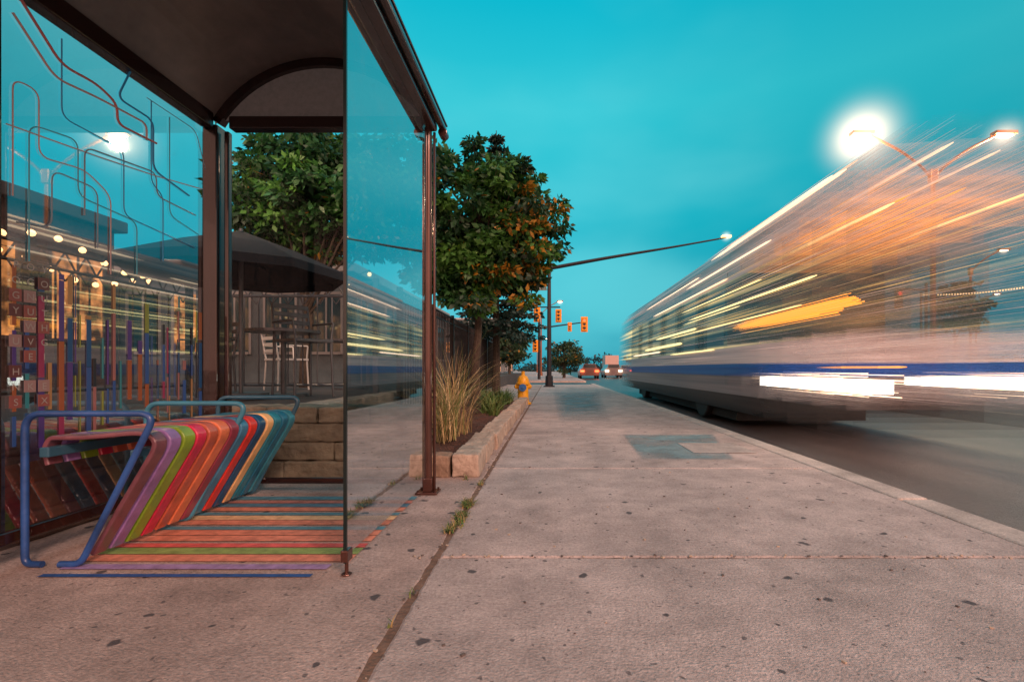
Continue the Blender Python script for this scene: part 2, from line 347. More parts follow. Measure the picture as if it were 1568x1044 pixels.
routes=[(vr,.007,[(20,-20),(95,100),(150,130),(180,160),(180,190),(240,220)]),
 (vp,.006,[(20,20),(85,120),(150,150),(225,190),(225,215)]),
 (vb,.006,[(200,110),(180,150),(235,185),(235,260),(290,300)]),
 (vp,.005,[(20,300),(20,120),(60,140),(60,240),(130,260),(170,300),(170,420)]),
 (vo,.005,[(45,400),(45,190),(120,215),(120,300),(210,340),(210,420)]),
 (vg,.006,[(130,330),(130,225),(240,265),(240,300),(300,330)]),
 (vb,.005,[(232,155),(232,280),(250,300),(250,400)]),
 (vp,.005,[(10,190),(150,240),(240,270),(310,290)]),
 (vb,.005,[(95,60),(95,180),(190,230),(190,330),(300,380)]),
 (vg,.004,[(225,150),(300,200),(315,260)]),
 (vg,.005,[(30,340),(80,350),(80,260),(150,290),(150,380)]),
 (vo,.005,[(260,180),(260,330),(305,360)])]
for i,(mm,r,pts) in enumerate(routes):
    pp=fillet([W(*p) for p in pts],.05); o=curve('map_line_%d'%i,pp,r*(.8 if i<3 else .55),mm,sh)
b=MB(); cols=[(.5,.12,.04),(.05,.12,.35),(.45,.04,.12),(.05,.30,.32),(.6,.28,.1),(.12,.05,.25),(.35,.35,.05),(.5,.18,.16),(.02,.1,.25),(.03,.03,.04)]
vm=[mat('colour_strip_%d'%i,tuple(v*.35 for v in c),.35,emit=c,estr=.13) for i,c in enumerate(cols)]  # thin coloured strips stacked along the lower back glass
y=1.95
while y<3.0:
    ww=random.choice([.004,.008,.014,.022]); zt=random.choice([.85,.95,1.05,1.15,1.22])
    za=.55+random.uniform(-.1,.1)
    while za<zt:
        h=random.uniform(.08,.35); b.box(XB+.003,XB+.005,y,y+ww,za,min(zt,za+h),random.randrange(10)); za+=h+random.choice([0.003,.02,.06])
    y+=ww+random.uniform(.008,.045)
b.obj('colour_strips',vm,sh)
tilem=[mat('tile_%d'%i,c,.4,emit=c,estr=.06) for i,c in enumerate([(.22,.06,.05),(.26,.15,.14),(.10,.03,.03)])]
b=MB(); words=['POGYOUTHNS','OGNUWVEDKA','YOUTHGIMEX']
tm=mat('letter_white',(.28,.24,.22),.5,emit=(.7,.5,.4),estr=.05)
for ci,wd in enumerate(words):
    yy=1.935+ci*.055
    for ri,ch in enumerate(wd):
        zz=1.20-ri*.062
        if random.random()<.5-.1*ci: b.box(XB+.007,XB+.009,yy,yy+.045,zz,zz+.05,random.randrange(3))
        elif random.random()<.3: continue
        t=bpy.data.curves.new('letter','FONT'); t.body=ch; t.size=.04; t.align_x='CENTER'; t.materials.append(tm)
        o=link(bpy.data.objects.new('letter_%s_%d%d'%(ch,ci,ri),t),sh); o.location=(XB+.0115,yy+.022,zz+.010); o.rotation_euler=(math.radians(90),0,math.radians(90))
b.obj('letter_tiles',tilem,sh)

# ---------------------------------------------------------------- bench
bench=empty('bench')
C=[s2l(c) for c in [(120,75,85),(150,115,175),(128,160,45),(205,45,80),(190,95,70),(225,125,85),(150,60,80),(70,130,165),(225,60,50),(35,80,120),(240,190,130),(45,130,150),(35,110,140),(60,140,160)]]
pm=[mat('paint_%d'%i,tuple(v*.95 for v in c),.32,var=.22,vscale=9,coat=.3,bump=.08) for i,c in enumerate(C)]
prof=[(-2.10,.40),(-2.12,.47),(-2.09,.525),(-1.95,.525),(-1.74,.545),(-1.67,.54),(-1.635,.50),(-1.645,.455),(-1.90,.025)]
PF=fillet([(x,0,z) for x,z in prof],.05,4)
pitch=.079
sy=[2.00+i*pitch for i in range(14)]
for i,y in enumerate(sy):
    b=MB(); pts=PF; th=.02; wd=.064 if i not in(2,5) else .07
    n=len(pts); off=[]
    for k in range(n):
        t=(pts[min(n-1,k+1)]-pts[max(0,k-1)]).normalized(); nr=Vector((t.z,0,-t.x)); off.append(pts[k]+nr*th)
    for k in range(n-1):
        A,B2,A2,B3=pts[k],pts[k+1],off[k],off[k+1]
        f=lambda p,yy:(p.x,yy,p.z)
        b.poly([f(A,y),f(B2,y),f(B2,y+wd),f(A,y+wd)]); b.poly([f(A2,y),f(A2,y+wd),f(B3,y+wd),f(B3,y)])
        b.poly([f(A,y),f(A2,y),f(B3,y),f(B2,y)]); b.poly([f(A,y+wd),f(B2,y+wd),f(B3,y+wd),f(A2,y+wd)])
    b.poly([(pts[-1].x,y,pts[-1].z),(off[-1].x,y,off[-1].z),(off[-1].x,y+wd,off[-1].z),(pts[-1].x,y+wd,pts[-1].z)])
    o=b.obj('slat_%d'%i,[pm[i]],bench)
    me=o.data
    bm=bmesh.new(); bm.from_mesh(me); bmesh.ops.remove_doubles(bm,verts=bm.verts,dist=1e-5); bmesh.ops.recalc_face_normals(bm,faces=bm.faces); bm.to_mesh(me); bm.free()
    md=o.modifiers.new('b','BEVEL'); md.width=.007; md.segments=3; md.limit_method='ANGLE'; md.angle_limit=.9
blue=mat('frame_blue',s2l((38,76,135)),.38,var=.35,vscale=7,coat=.2,bump=.1); teal=mat('frame_teal',s2l((60,130,155)),.35,var=.2,coat=.3); dteal=mat('frame_slate',s2l((50,90,110)),.35,var=.2,coat=.3)
for nm,y,mm in(('arm_near',1.955,blue),('arm_mid',2.0+7*pitch-.012,teal),('arm_far',3.085,dteal)):
    pts=fillet([(-1.99,y,.012),(-1.905,y,.012),(-1.60,y,.62),(-2.13,y,.62),(-2.13,y,.012),(-2.06,y,.012)],.07,7)
    o=curve(nm,pts,.013,mm,bench)
b=MB(); b.box(-2.09,-2.05,1.97,3.07,.44,.48); b.box(-1.72,-1.69,1.97,3.07,.44,.47); b.obj('rails',[dteal],bench,bevel=.004)
b=MB(); sm=[mat('stripe_%d'%i,tuple(v*.72+.08 for v in c),.6,var=.28,vscale=18,bump=.1) for i,c in enumerate(C)]
sb=mat('stripe_blue',s2l((40,80,140)),.6,var=.25,vscale=25)
b.poly([(-1.98,1.858,.003),(-.93,1.858,.003),(-.93,1.885,.003),(-1.98,1.885,.003)],14)
order=[1,5,2,8,5,5,11,5,10,11,5,12,4,11]
for i,y in enumerate(sy):
    y=y-.07; wd=pitch*(.92 if i%3 else .62); xr=-.84 if i>0 else -.90
    b.poly([(-1.97,y,.003),(xr,y,.003),(xr,y+wd,.003),(-1.97,y+wd,.003)],order[i])
b.obj('painted_stripes',sm+[sb])

# ---------------------------------------------------------------- stone walls, planter
stone=mat('limestone',(.15,.10,.07),.85,col2=(.34,.235,.165),vscale=4,bump=1,bscale=18)
stone2=mat('limestone_light',(.30,.23,.18),.85,col2=(.50,.40,.32),vscale=6,bump=1,bscale=18)
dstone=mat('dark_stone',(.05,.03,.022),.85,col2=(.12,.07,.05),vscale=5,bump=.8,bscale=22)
def stonewall(name,axis,p,a0,a1,z0,z1,th,course,mm,lmin=.3,lmax=.6,jit=.012,rot=.0,lev=3):
    b=MB(); z=z0
    while z<z1-.02:
        h=min(course,z1-z); a=a0
        while a<a1-.02:
            l=min(random.uniform(lmin,lmax),a1-a)
            if a1-(a+l)<.12: l=a1-a
            j=random.uniform(-jit,jit); e=.0025
            if axis=='x': c=(a+l/2,p+j+th/2,z+h/2); hs=(l/2-e,th/2,h/2-e)
            else: c=(p+j+th/2,a+l/2,z+h/2); hs=(th/2,l/2-e,h/2-e)
            M=Matrix.Translation(c)@Matrix.Rotation(random.uniform(-rot,rot),4,'Z')@Matrix.Rotation(random.uniform(-rot,rot),4,'X')
            b.box(-hs[0],hs[0],-hs[1],hs[1],-hs[2],hs[2],0,M)
            a+=l
        z+=h
    o=b.obj(name,[mm],None,bevel=.014,seg=2)
    md=o.modifiers.new('sub','SUBSURF'); md.subdivision_type='SIMPLE'; md.levels=md.render_levels=lev
    tx=bpy.data.textures.new(name+'_rough','CLOUDS'); tx.noise_scale=.09; tx.noise_depth=3
    dm=o.modifiers.new('disp','DISPLACE'); dm.texture=tx; dm.strength=.030; dm.texture_coords='GLOBAL'; dm.mid_level=.5
    return o
stonewall('stone_wall','x',3.50,-2.42,-.93,0,.53,.28,.135,stone,jit=.005)
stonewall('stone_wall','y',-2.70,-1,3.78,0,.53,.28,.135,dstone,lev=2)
stonewall('stone_wall','y',-2.25,3.80,16,.02,.50,.25,.16,stone2,lev=2)
stonewall('planter_kerb','y',-.75,3.58,10.9,-.01,.165,.20,.18,stone2,.35,.7,.018,.04)
stonewall('planter_kerb','x',3.58,-.925,-.76,-.01,.165,.18,.18,stone,.3,.5)
b=MB()
for i in range(12):
    for j in range(60):
        def P(i,j):
            return(-2.0+1.22*i/12,3.79+7.0*j/60,.10+.05*math.sin(i*1.3+j*.7)*.5+random.Random(i*97+j).uniform(-.02,.02)+.05*(1-i/12))
        b.poly([P(i,j),P(i+1,j),P(i+1,j+1),P(i,j+1)])
b.obj('mulch_bed',[mat('mulch',(.03,.012,.008),.95,col2=(.13,.055,.035),vscale=40,bump=1,bscale=70)],None)
b=MB(); b.box(-14,-2.26,3.8,40,-.1,.49); b.box(-14,-2.43,-6,3.8,-.1,.49); b.obj('patio_terrace',[mat('patio_paving',(.075,.055,.05),.7,var=.3,vscale=3)])
grassm=[mat('grass_tan',(.42,.29,.13),.8,var=.2),mat('grass_green',(.12,.17,.04),.8,var=.2),mat('grass_straw',(.50,.38,.2),.8,var=.2),mat('grass_dark',(.2,.15,.06),.8,var=.2)]
blades('ornamental_grass',[(-1.02,4.6,1.1),(-1.15,5.4,1),(-1.35,6.6,1),(-.95,5.1,.4)],grassm,hmin=.30,hmax=1.12,n=150,w=.0042,spread=.18,lean=1.1,z0=.12)
blades('low_plants',[(-1.0,8.2,1),(-1.2,9,1),(-1.0,9.8,1),(-1.3,10.3,1),(-1.0,10.4,1),(-1.6,10.6,1),(-.95,7.4,.6)],[g1,g3,grassm[1],g1],hmin=.12,hmax=.38,n=150,w=.013,spread=.27,lean=1.2,z0=.10)

# ---------------------------------------------------------------- fences
iron=mat('fence_iron',(.018,.014,.014),.45,metal=.4,var=.2)
irong=mat('fence_iron_grey',(.10,.10,.11),.4,metal=.5,var=.2)
def fence(name,p0,p1,z0,z1,mm,step=.13,truss=True,r=.009):
    b=MB(); p0=Vector(p0);p1=Vector(p1);Ln=(p1-p0).length;d=(p1-p0)/Ln
    at=lambda s,z:(p0.x+d.x*s,p0.y+d.y*s,z)
    zt=z1-.17 if truss else z1
    b.cyl(at(0,z1),at(Ln,z1),.020,n=6); b.cyl(at(0,zt),at(Ln,zt),.015,n=6); b.cyl(at(0,z0+.1),at(Ln,z0+.1),.015,n=6)
    if not truss: b.cyl(at(0,z1-.12),at(Ln,z1-.12),.014,n=6)
    n=int(Ln/step)
    for i in range(n+1): 
        s=i*Ln/n; b.cyl(at(s,z0+.1),at(s,zt),r,n=5)
    if truss:
        k=int(Ln/.20)
        for i in range(k):
            s=i*Ln/k;e=Ln/k
            b.cyl(at(s,zt),at(s+e/2,z1),.009,n=5);b.cyl(at(s+e/2,z1),at(s+e,zt),.009,n=5)
            b.cyl(at(s+e*.15,zt),at(s+e*.5,zt-.10),.007,n=4);b.cyl(at(s+e*.5,zt-.1),at(s+e*.85,zt),.007,n=4)
    k=max(1,int(Ln/1.5))
    for i in range(k+1):
        s=i*Ln/k; q=at(s,z0); b.box(q[0]-.03,q[0]+.03,q[1]-.03,q[1]+.03,z0,z1+.05)
    return b.obj(name,[mm])
fence('patio_fence',(-4.5,.5,0),(-4.5,6,0),.5,1.88,iron,.16)
fence('patio_fence',(-4.4,6.05,0),(-2.2,6.05,0),.5,1.88,irong,.17)
fence('iron_fence',(-1.92,6.1,0),(-1.92,15.8,0),.1,1.78,iron,.12,False,.012)
bulb=mat('bulb',(1,.8,.5),.3,emit=(1,.52,.20),estr=4,nosample=True)
blackc=mat('cable_black',(.02,.02,.02),.6)
def stringlights(p,q,sag,n,r):
    b=MB(); p=Vector(p);q=Vector(q);P0=None
    for k in range(n+1):
        t=k/n; c=p.lerp(q,t); c.z-=sag*math.sin(t*math.pi*3)**2
        if P0: b.cyl(P0,c,.006,n=4)
        b.cyl(c,c-Vector((0,0,.03)),.012,n=6); b.lathe((c.x,c.y,c.z-.03-2*r),[(0,0),(r*.7,r*.3),(r,r),(r*.7,r*1.7),(.008,2*r)],8,1); P0=c
    return b.obj('patio_string_lights',[blackc,bulb])
stringlights((-4.5,1,2.05),(-4.5,6,2.05),.18,22,.030); stringlights((-4.5,6.0,2.05),(-2.3,6.1,2.05),.15,9,.028); stringlights((-7.5,2,2.5),(-7.5,9,2.5),.25,20,.045)

# ---------------------------------------------------------------- patio furniture
um=empty('patio_umbrella'); b=MB(); c=(-3.15,4.9); n=8
for k in range(n):
    a0=2*math.pi*k/n+.2;a1=2*math.pi*(k+1)/n+.2; r=1.0; zr=1.80
    A=(c[0]+r*math.cos(a0),c[1]+r*math.sin(a0),zr);B2=(c[0]+r*math.cos(a1),c[1]+r*math.sin(a1),zr)
    Am=(c[0]+r*.5*math.cos(a0),c[1]+r*.5*math.sin(a0),zr+.22);Bm=(c[0]+r*.5*math.cos(a1),c[1]+r*.5*math.sin(a1),zr+.22)
    b.poly([(c[0],c[1],2.20),Am,Bm]);b.poly([Am,A,B2,Bm]); b.poly([A,(A[0],A[1],zr-.08),(B2[0],B2[1],zr-.08),B2])
b.obj('canopy',[mat('umbrella_cloth',(.010,.016,.022),.95,var=.2,spec=.1)],um)
b=MB(); b.cyl((c[0],c[1],.5),(c[0],c[1],2.22),.02); b.cyl((c[0],c[1],.5),(c[0],c[1],.56),.25,n=16); b.obj('pole',[irong],um)
whitep=mat('white_plastic',(.62,.58,.55),.4)
def chair(x,y,z,rot,mm,h=.45,name='patio_chair'):
    b=MB(); M=Matrix.Translation((x,y,z))@Matrix.Rotation(rot,4,'Z')
    for sx in(-.2,.2):
        for sy_ in(-.2,.2):
            p=M@Vector((sx*1.1,sy_*1.1,0));q=M@Vector((sx,sy_,h)); b.cyl(p,q,.014,n=6)
        p=M@Vector((sx,.2,h));q=M@Vector((sx,.27,h+.42)); b.cyl(p,q,.014,n=6)
        p=M@Vector((sx*1.15,.2,h+.2));q=M@Vector((sx*1.15,-.2,h+.2)); b.cyl(p,q,.012,n=6)
        b.cyl(M@Vector((sx*1.15,-.2,h+.2)),M@Vector((sx,-.2,h)),.012,n=6)
    b.box(-.22,.22,-.22,.22,h-.015,h+.015,0,M)
    for k in range(4):
        b.box(-.2,.2,.205+.016*k,.225+.016*k,h+.10+.09*k,h+.15+.09*k,0,M)
    return b.obj(name,[mm],bevel=.004)
chair(-3.95,7.2,.49,2.5,whitep); chair(-4.0,5.6,.49,-.6,irong); chair(-2.75,5.35,.49,1.0,irong,.62); chair(-2.55,7.3,.49,.3,irong,.6); chair(-5.5,4.4,.49,1.3,whitep)
def table(x,y,z,mm):
    b=MB(); b.cyl((x,y,z),(x,y,z+.03),.25,n=20); b.cyl((x,y,z+.03),(x,y,z+.72),.03); b.cyl((x,y,z+.72),(x,y,z+.75),.38,n=24); return b.obj('patio_table',[mm])
table(-3.05,5.5,.49,irong); table(-3.1,7.4,.49,irong); table(-5.3,3.4,.49,irong)

# ---------------------------------------------------------------- buildings
winm=mat('window_lit',(.05,.04,.03),.1,emit=(1,.34,.09),estr=.75,nosample=True,var=.0)
def varyemit(m,scale):
    nt=m.node_tree;N=nt.nodes;L=nt.links; tc=N['Texture Coordinate']; n=N.new('ShaderNodeTexNoise'); n.inputs['Scale'].default_value=scale; n.inputs['Detail'].default_value=4; L.new(tc.outputs['Object'],n.inputs['Vector'])
    r=N.new('ShaderNodeMapRange'); r.inputs[1].default_value=.40; r.inputs[2].default_value=.7; r.inputs[3].default_value=.05; r.inputs[4].default_value=2.0; L.new(n.outputs['Fac'],r.inputs[0]); L.new(r.outputs[0],N['Principled BSDF'].inputs['Emission Strength'])
varyemit(winm,3)
wint=mat('window_dusk',(.02,.07,.09),.05,spec=1)
trim=mat('trim_white',(.34,.32,.31),.6,var=.1)
trimd=mat('trim_dark',(.06,.04,.035),.6,var=.2)
def building(name,x0,x1,y0,y1,z0,h,wallm,fx=None,fy=None,nx=4,ny=5,floors=1,lit=.4,tr=None):
    tr=tr or trim
    e=empty(name); b=MB(); b.box(x0,x1,y0,y1,z0,z0+h); b.obj('walls',[wallm],e)
    b=MB(); b.box(x0-.15,x1+.15,y0-.15,y1+.15,z0+h,z0+h+.22); b.obj('cornice',[tr],e,bevel=.02)
    b=MB(); fh=h/floors
    for f in range(floors):
        za=z0+f*fh+fh*.28; zb=z0+f*fh+fh*.80
        for i in range(ny):
            a=y0+(y1-y0)*(i+.18)/ny;c=y0+(y1-y0)*(i+.82)/ny; m=0 if random.random()<lit else 1
            for xx,sg in((x1,1),(x0,-1)):
                b.box(xx-.01 if sg>0 else xx-.02,xx+.02 if sg>0 else xx+.01,a,c,za,zb,m)
                b.box(xx-.05,xx+.05,a-.05,a,za-.05,zb+.05,2);b.box(xx-.05,xx+.05,c,c+.05,za-.05,zb+.05,2);b.box(xx-.06,xx+.06,a,c,zb,zb+.06,2);b.box(xx-.07,xx+.07,a,c,za-.06,za,2);b.box(xx-.035,xx+.035,(a+c)/2-.02,(a+c)/2+.02,za,zb,2)
        for i in range(nx):
            a=x0+(x1-x0)*(i+.18)/nx;c=x0+(x1-x0)*(i+.82)/nx; m=0 if random.random()<lit else 1
            yy=y0
            b.box(a,c,yy-.02,yy+.01,za,zb,m)
            b.box(a-.05,a,yy-.05,yy+.05,za-.05,zb+.05,2);b.box(c,c+.05,yy-.05,yy+.05,za-.05,zb+.05,2);b.box(a,c,yy-.06,yy+.06,zb,zb+.06,2);b.box(a,c,yy-.07,yy+.07,za-.06,za,2);b.box((a+c)/2-.02,(a+c)/2+.02,yy-.035,yy+.035,za,zb,2)
    b.obj('windows',[winm,wint,tr],e)
    return e
brick=mat('dark_brick',(.03,.014,.010),.8,col2=(.07,.032,.022),vscale=14,bump=.4)
grey=mat('pale_stucco',(.12,.15,.165),.8,var=.15)
building('restaurant_building',-15,-8.6,-4,9.5,.49,3.0,brick,ny=9,lit=.75,tr=trimd)
building('pavilion_building',-15,-4.6,11,21,.49,2.5,grey,nx=10,ny=5,lit=.25)
building('distant_building',-22,-6,60,75,-.1,7,grey,nx=8,ny=6,floors=3)
building('distant_building',28,55,70,85,-.1,4,grey,nx=8,ny=6,floors=1)
building('brick_shop',24,34,-2,16,-.1,6,brick,nx=3,ny=6,floors=2,lit=.6)

# ---------------------------------------------------------------- trees
bark=mat('bark',(.05,.035,.025),.9,var=.4,vscale=20,bump=.6)
def leafmat():
    m=bpy.data.materials.new('foliage'); m.use_nodes=True; nt=m.node_tree;N=nt.nodes;L=nt.links
    b=N['Principled BSDF']; b.inputs['Roughness'].default_value=.5
    a=N.new('ShaderNodeAttribute'); a.attribute_name='leafcol'; L.new(a.outputs['Color'],b.inputs['Base Color'])
    t=N.new('ShaderNodeBsdfTranslucent'); L.new(a.outputs['Color'],t.inputs[0])
    mx=N.new('ShaderNodeMixShader'); mx.inputs[0].default_value=.3; L.new(b.outputs[0],mx.inputs[1]); L.new(t.outputs[0],mx.inputs[2]); L.new(mx.outputs[0],N['Material Output'].inputs[0]); return m
lm=leafmat()
GREEN=[(.007,.026,.012),(.016,.065,.022),(.030,.12,.026),(.06,.17,.025)]
def leaves(name,clumps,nper,size,pal,parent,droop=.4,flat=.5,accent=None,accp=0):
    cl=np.array([c[:4] for c in clumps]); n=len(cl)*nper
    idx=np.repeat(np.arange(len(cl)),nper)
    u=np.random.normal(size=(n,3)); u/=np.linalg.norm(u,axis=1)[:,None]; rr=np.random.rand(n)**.45
    P=cl[idx,:3]+u*(rr*cl[idx,3])[:,None]*np.array([1,1,flat])
    ax=u*np.array([1,1,.3])+np.random.normal(size=(n,3))*.5; ax[:,2]-=droop; ax/=np.linalg.norm(ax,axis=1)[:,None]
    sd=np.cross(ax,np.random.normal(size=(n,3))); sd/=np.linalg.norm(sd,axis=1)[:,None]
    s=size*(.6+.8*np.random.rand(n))[:,None]
    v=np.empty((n,4,3)); v[:,0]=P; v[:,1]=P+ax*s*.45+sd*s*.27; v[:,2]=P+ax*s; v[:,3]=P+ax*s*.45-sd*s*.27
    me=bpy.data.meshes.new(name); me.vertices.add(n*4); me.vertices.foreach_set('co',v.reshape(-1))
    me.loops.add(n*4); me.loops.foreach_set('vertex_index',np.arange(n*4)); me.polygons.add(n); me.polygons.foreach_set('loop_start',np.arange(n)*4); me.polygons.foreach_set('loop_total',np.full(n,4))
    me.update(); me.validate()
    pal=np.array(pal); ck=np.random.rand(len(cl)); base=ck[idx]*(len(pal)-1)*.9+np.random.rand(n)*.8; base=np.clip(base,0,len(pal)-1.001)
    i0=base.astype(int); f=(base-i0)[:,None]; col=pal[i0]*(1-f)+pal[i0+1]*f
    if accent is not None:
        acl=np.array([c[4] if len(c)>4 else 0 for c in clumps]); msk=np.random.rand(n)<(acl[idx]**2*accp); col[msk]=np.array(accent)*(.6+.6*np.random.rand(msk.sum()))[:,None]
    cc=np.ones((n,4,4)); cc[:,:,:3]=col[:,None,:]
    at=me.color_attributes.new('leafcol','FLOAT_COLOR','POINT'); at.data.foreach_set('color',cc.reshape(-1))
    me.materials.append(lm); o=bpy.data.objects.new(name,me); return link(o,parent)
def tree(name,base,top,blobs,nclump,nper,size,clr=(.2,.4),r0=.09,accent=(.40,.20,.02),accp=.7,pal=GREEN,accbox=None):
    e=empty(name); b=MB(); base=Vector(base);top=Vector(top)
    K=6; prev=base
    for k in range(1,K+1):
        t=k/K; p=base.lerp(top,t)+Vector((random.uniform(-.05,.05),random.uniform(-.05,.05),0)); b.cyl(prev,p,r0*(1-.8*(k-1)/K),r0*(1-.8*k/K),n=10); prev=p
    cl=[]
    wts=np.array([x[3]*x[4]*x[5] for x in blobs]); wts=wts/wts.sum()
    for k in range(nclump):
        q=blobs[np.random.choice(len(blobs),p=wts)]
        u=Vector(np.random.normal(size=3)).normalized(); r=random.uniform(.55,1.08)
        p=Vector((q[0]+u.x*q[3]*r,q[1]+u.y*q[4]*r,q[2]+u.z*q[5]*r)); a=random.random()
        if accbox: a=a if accbox(p) else a*.15
        cl.append((p.x,p.y,p.z,random.uniform(*clr),a))
        if k%3==0:
            s=base.lerp(top,random.uniform(.35,.95)); m=s.lerp(p,.5)+Vector((0,0,.15)); b.cyl(s,m,.028,.016,n=5); b.cyl(m,p,.016,.005,n=5)
    b.obj('trunk',[bark],e)
    leaves('crown',cl,nper,size,pal,e,accent=accent,accp=accp)
    return e
tree('street_tree',(-1.35,8.6,.1),(-1.3,8.6,4.2),[(-1.55,8.6,3.6,1.3,1.2,1.1),(-.75,8.5,3.3,.8,.9,1.1),(-.60,8.5,2.6,.55,.7,.55),(-1.7,8.4,2.5,1.0,.8,.6),(-1.1,8.2,2.2,.7,.6,.45),(-.2,8.6,3.75,.45,.4,.3),(-.20,8.5,3.3,.35,.4,.5),(-.45,8.5,2.3,.35,.4,.35)],260,120,.115,clr=(.13,.34),accbox=lambda p:(p.x>-.75 and p.z<3.9) or (p.z<2.5 and p.x>-1.4))
tree('street_tree',(-4.2,8.2,.4),(-4.1,8.2,4.0),[(-4.3,8.2,3.8,1.4,1.2,.9),(-3.3,8.0,3.6,1.2,.9,.95),(-4.7,8.2,3.2,.8,.7,.55),(-2.7,8,3.9,.9,.7,.8)],260,120,.115,clr=(.16,.38),accbox=lambda p:p.z<3.0,accp=.4)
def conifer(name,x,y,h,r,z0=1.6):
    e=empty(name); b=MB(); b.cyl((x,y,0),(x,y,h),.12,.01,n=8); cl=[]
    z=z0
    while z<h:
        rr=r*(1-(z-z0)/(h-z0))**.9+.02; k=max(4,int(rr*8)); a0=random.random()*6
        for i in range(k):
            a=a0+i*6.283/k+random.uniform(-.2,.2); L_=rr*random.uniform(.7,1.1); tip=Vector((x+L_*math.cos(a),y+L_*math.sin(a),z-.18*L_)); b.cyl((x,y,z),tip,.02,.005,n=4)
            for t in (.4,.65,.9):
                cl.append((x+(tip.x-x)*t,y+(tip.y-y)*t,z+(tip.z-z)*t,min(.20,.06+rr*.2),0))
        z+=.28
    b.obj('trunk',[bark],e); leaves('crown',cl,34,.12,[(.008,.024,.018),(.014,.040,.03),(.022,.05,.035)],e,droop=.5,flat=.4); return e
conifer('spruce_tree',-1.55,13.5,7.45,1.35,1.9)
def dtree(name,x,y,z,r,h):
    return tree(name,(x,y,-.1),(x,y,z),[(x,y,z,r,r,h),(x+r*.5,y,z-h*.3,r*.6,r*.6,h*.6),(x-r*.5,y,z-h*.4,r*.6,r*.6,h*.5)],60,70,r*.14,clr=(r*.2,r*.35),r0=r*.1,accp=.1,pal=[(.012,.035,.02),(.03,.07,.03),(.05,.09,.03)])
dtree('distant_tree',1.1,44,2.0,1.6,1.4); dtree('distant_tree',-2.6,30,2.4,1.2,1.3); dtree('distant_tree',-4.5,36,3.0,2.2,2.0)
dtree('distant_tree',27.5,33,5.0,1.6,1.8)
cl=[]
for k in range(200):
    x=random.uniform(-30,200); yy=random.uniform(150,170); cl.append((x,yy,random.uniform(0,3.5+2*math.sin(x*.09)),random.uniform(1.5,3),0))
leaves('distant_tree_line',cl,60,1.0,[(.012,.05,.06),(.02,.07,.07)],None)
b=MB()
b.box(17.5,17.6,-10,200,.95,1.05); b.box(17.5,17.6,-10,200,.5,.55)
for k in range(90): b.box(17.5,17.6,-10+k*2.3,-9.9+k*2.3,0,.95)
b.obj('guard_rail',[mat('rail_paint',(.08,.17,.3),.4,metal=.3)])

# ---------------------------------------------------------------- hydrant
hy=empty('fire_hydrant'); hx,hyy=-.66,11.1
yel=mat('hydrant_yellow',(.72,.34,.01),.4,var=.2,vscale=12); hb=mat('hydrant_blue',(.02,.12,.35),.4)
b=MB(); b.lathe((hx,hyy,0),[(0,0),(.19,0),(.19,.04),(.14,.05),(.13,.10),(.125,.12),(.12,.44),(.16,.45),(.16,.49),(.135,.50),(.13,.57),(.10,.63),(.045,.66),(.04,.70),(.04,.75),(0,.75)],24); b.obj('body',[yel],hy,smooth=True)
b=MB(); b.cyl((hx-.18,hyy,.40),(hx+.18,hyy,.40),.055,n=14); b.cyl((hx-.20,hyy,.40),(hx-.18,hyy,.40),.03,n=6); b.cyl((hx+.18,hyy,.40),(hx+.20,hyy,.40),.03,n=6); b.obj('side_nozzles',[yel],hy,bevel=.006)
b=MB(); b.cyl((hx,hyy-.18,.38),(hx,hyy,.38),.085,n=18); b.cyl((hx,hyy-.205,.38),(hx,hyy-.18,.38),.03,n=6); b.obj('pumper_cap',[hb],hy,bevel=.006)

# ---------------------------------------------------------------- glow (imitated bloom around lights)
def glow(name,p,r,col,st,parent,pwr=1.6):  # self-lit sphere imitating bloom around a light, not real mist
    m=bpy.data.materials.new('lamp_bloom'); m.use_nodes=True; nt=m.node_tree;N=nt.nodes;L=nt.links; N.remove(N['Principled BSDF'])
    tc=N.new('ShaderNodeTexCoord'); g=N.new('ShaderNodeTexGradient'); g.gradient_type='QUADRATIC_SPHERE'; L.new(tc.outputs['Object'],g.inputs[0])
    pw=N.new('ShaderNodeMath'); pw.operation='POWER'; pw.inputs[1].default_value=pwr; L.new(g.outputs['Fac'],pw.inputs[0])
    mu=N.new('ShaderNodeMath'); mu.operation='MULTIPLY'; mu.inputs[1].default_value=st/r; L.new(pw.outputs[0],mu.inputs[0])
    em=N.new('ShaderNodeEmission'); em.inputs[0].default_value=(*col,1); L.new(mu.outputs[0],em.inputs[1]); L.new(em.outputs[0],N['Material Output'].inputs['Volume'])
    m.cycles.emission_sampling='NONE'
    bm=bmesh.new(); bmesh.ops.create_icosphere(bm,subdivisions=3,radius=1); me=bpy.data.meshes.new(name); bm.to_mesh(me); bm.free(); me.materials.append(m)
    o=link(bpy.data.objects.new(name,me),parent); o.location=p; o.scale=(r,r,r); return o
lampw=mat('lamp_lens',(1,.9,.7),.3,emit=(1,.82,.6),estr=25,nosample=True)
lampd=mat('lamp_lens_small',(1,.9,.7),.3,emit=(1,.8,.55),estr=10,nosample=True)
polem=mat('lamp_pole_metal',(.26,.10,.045),.4,metal=.4)
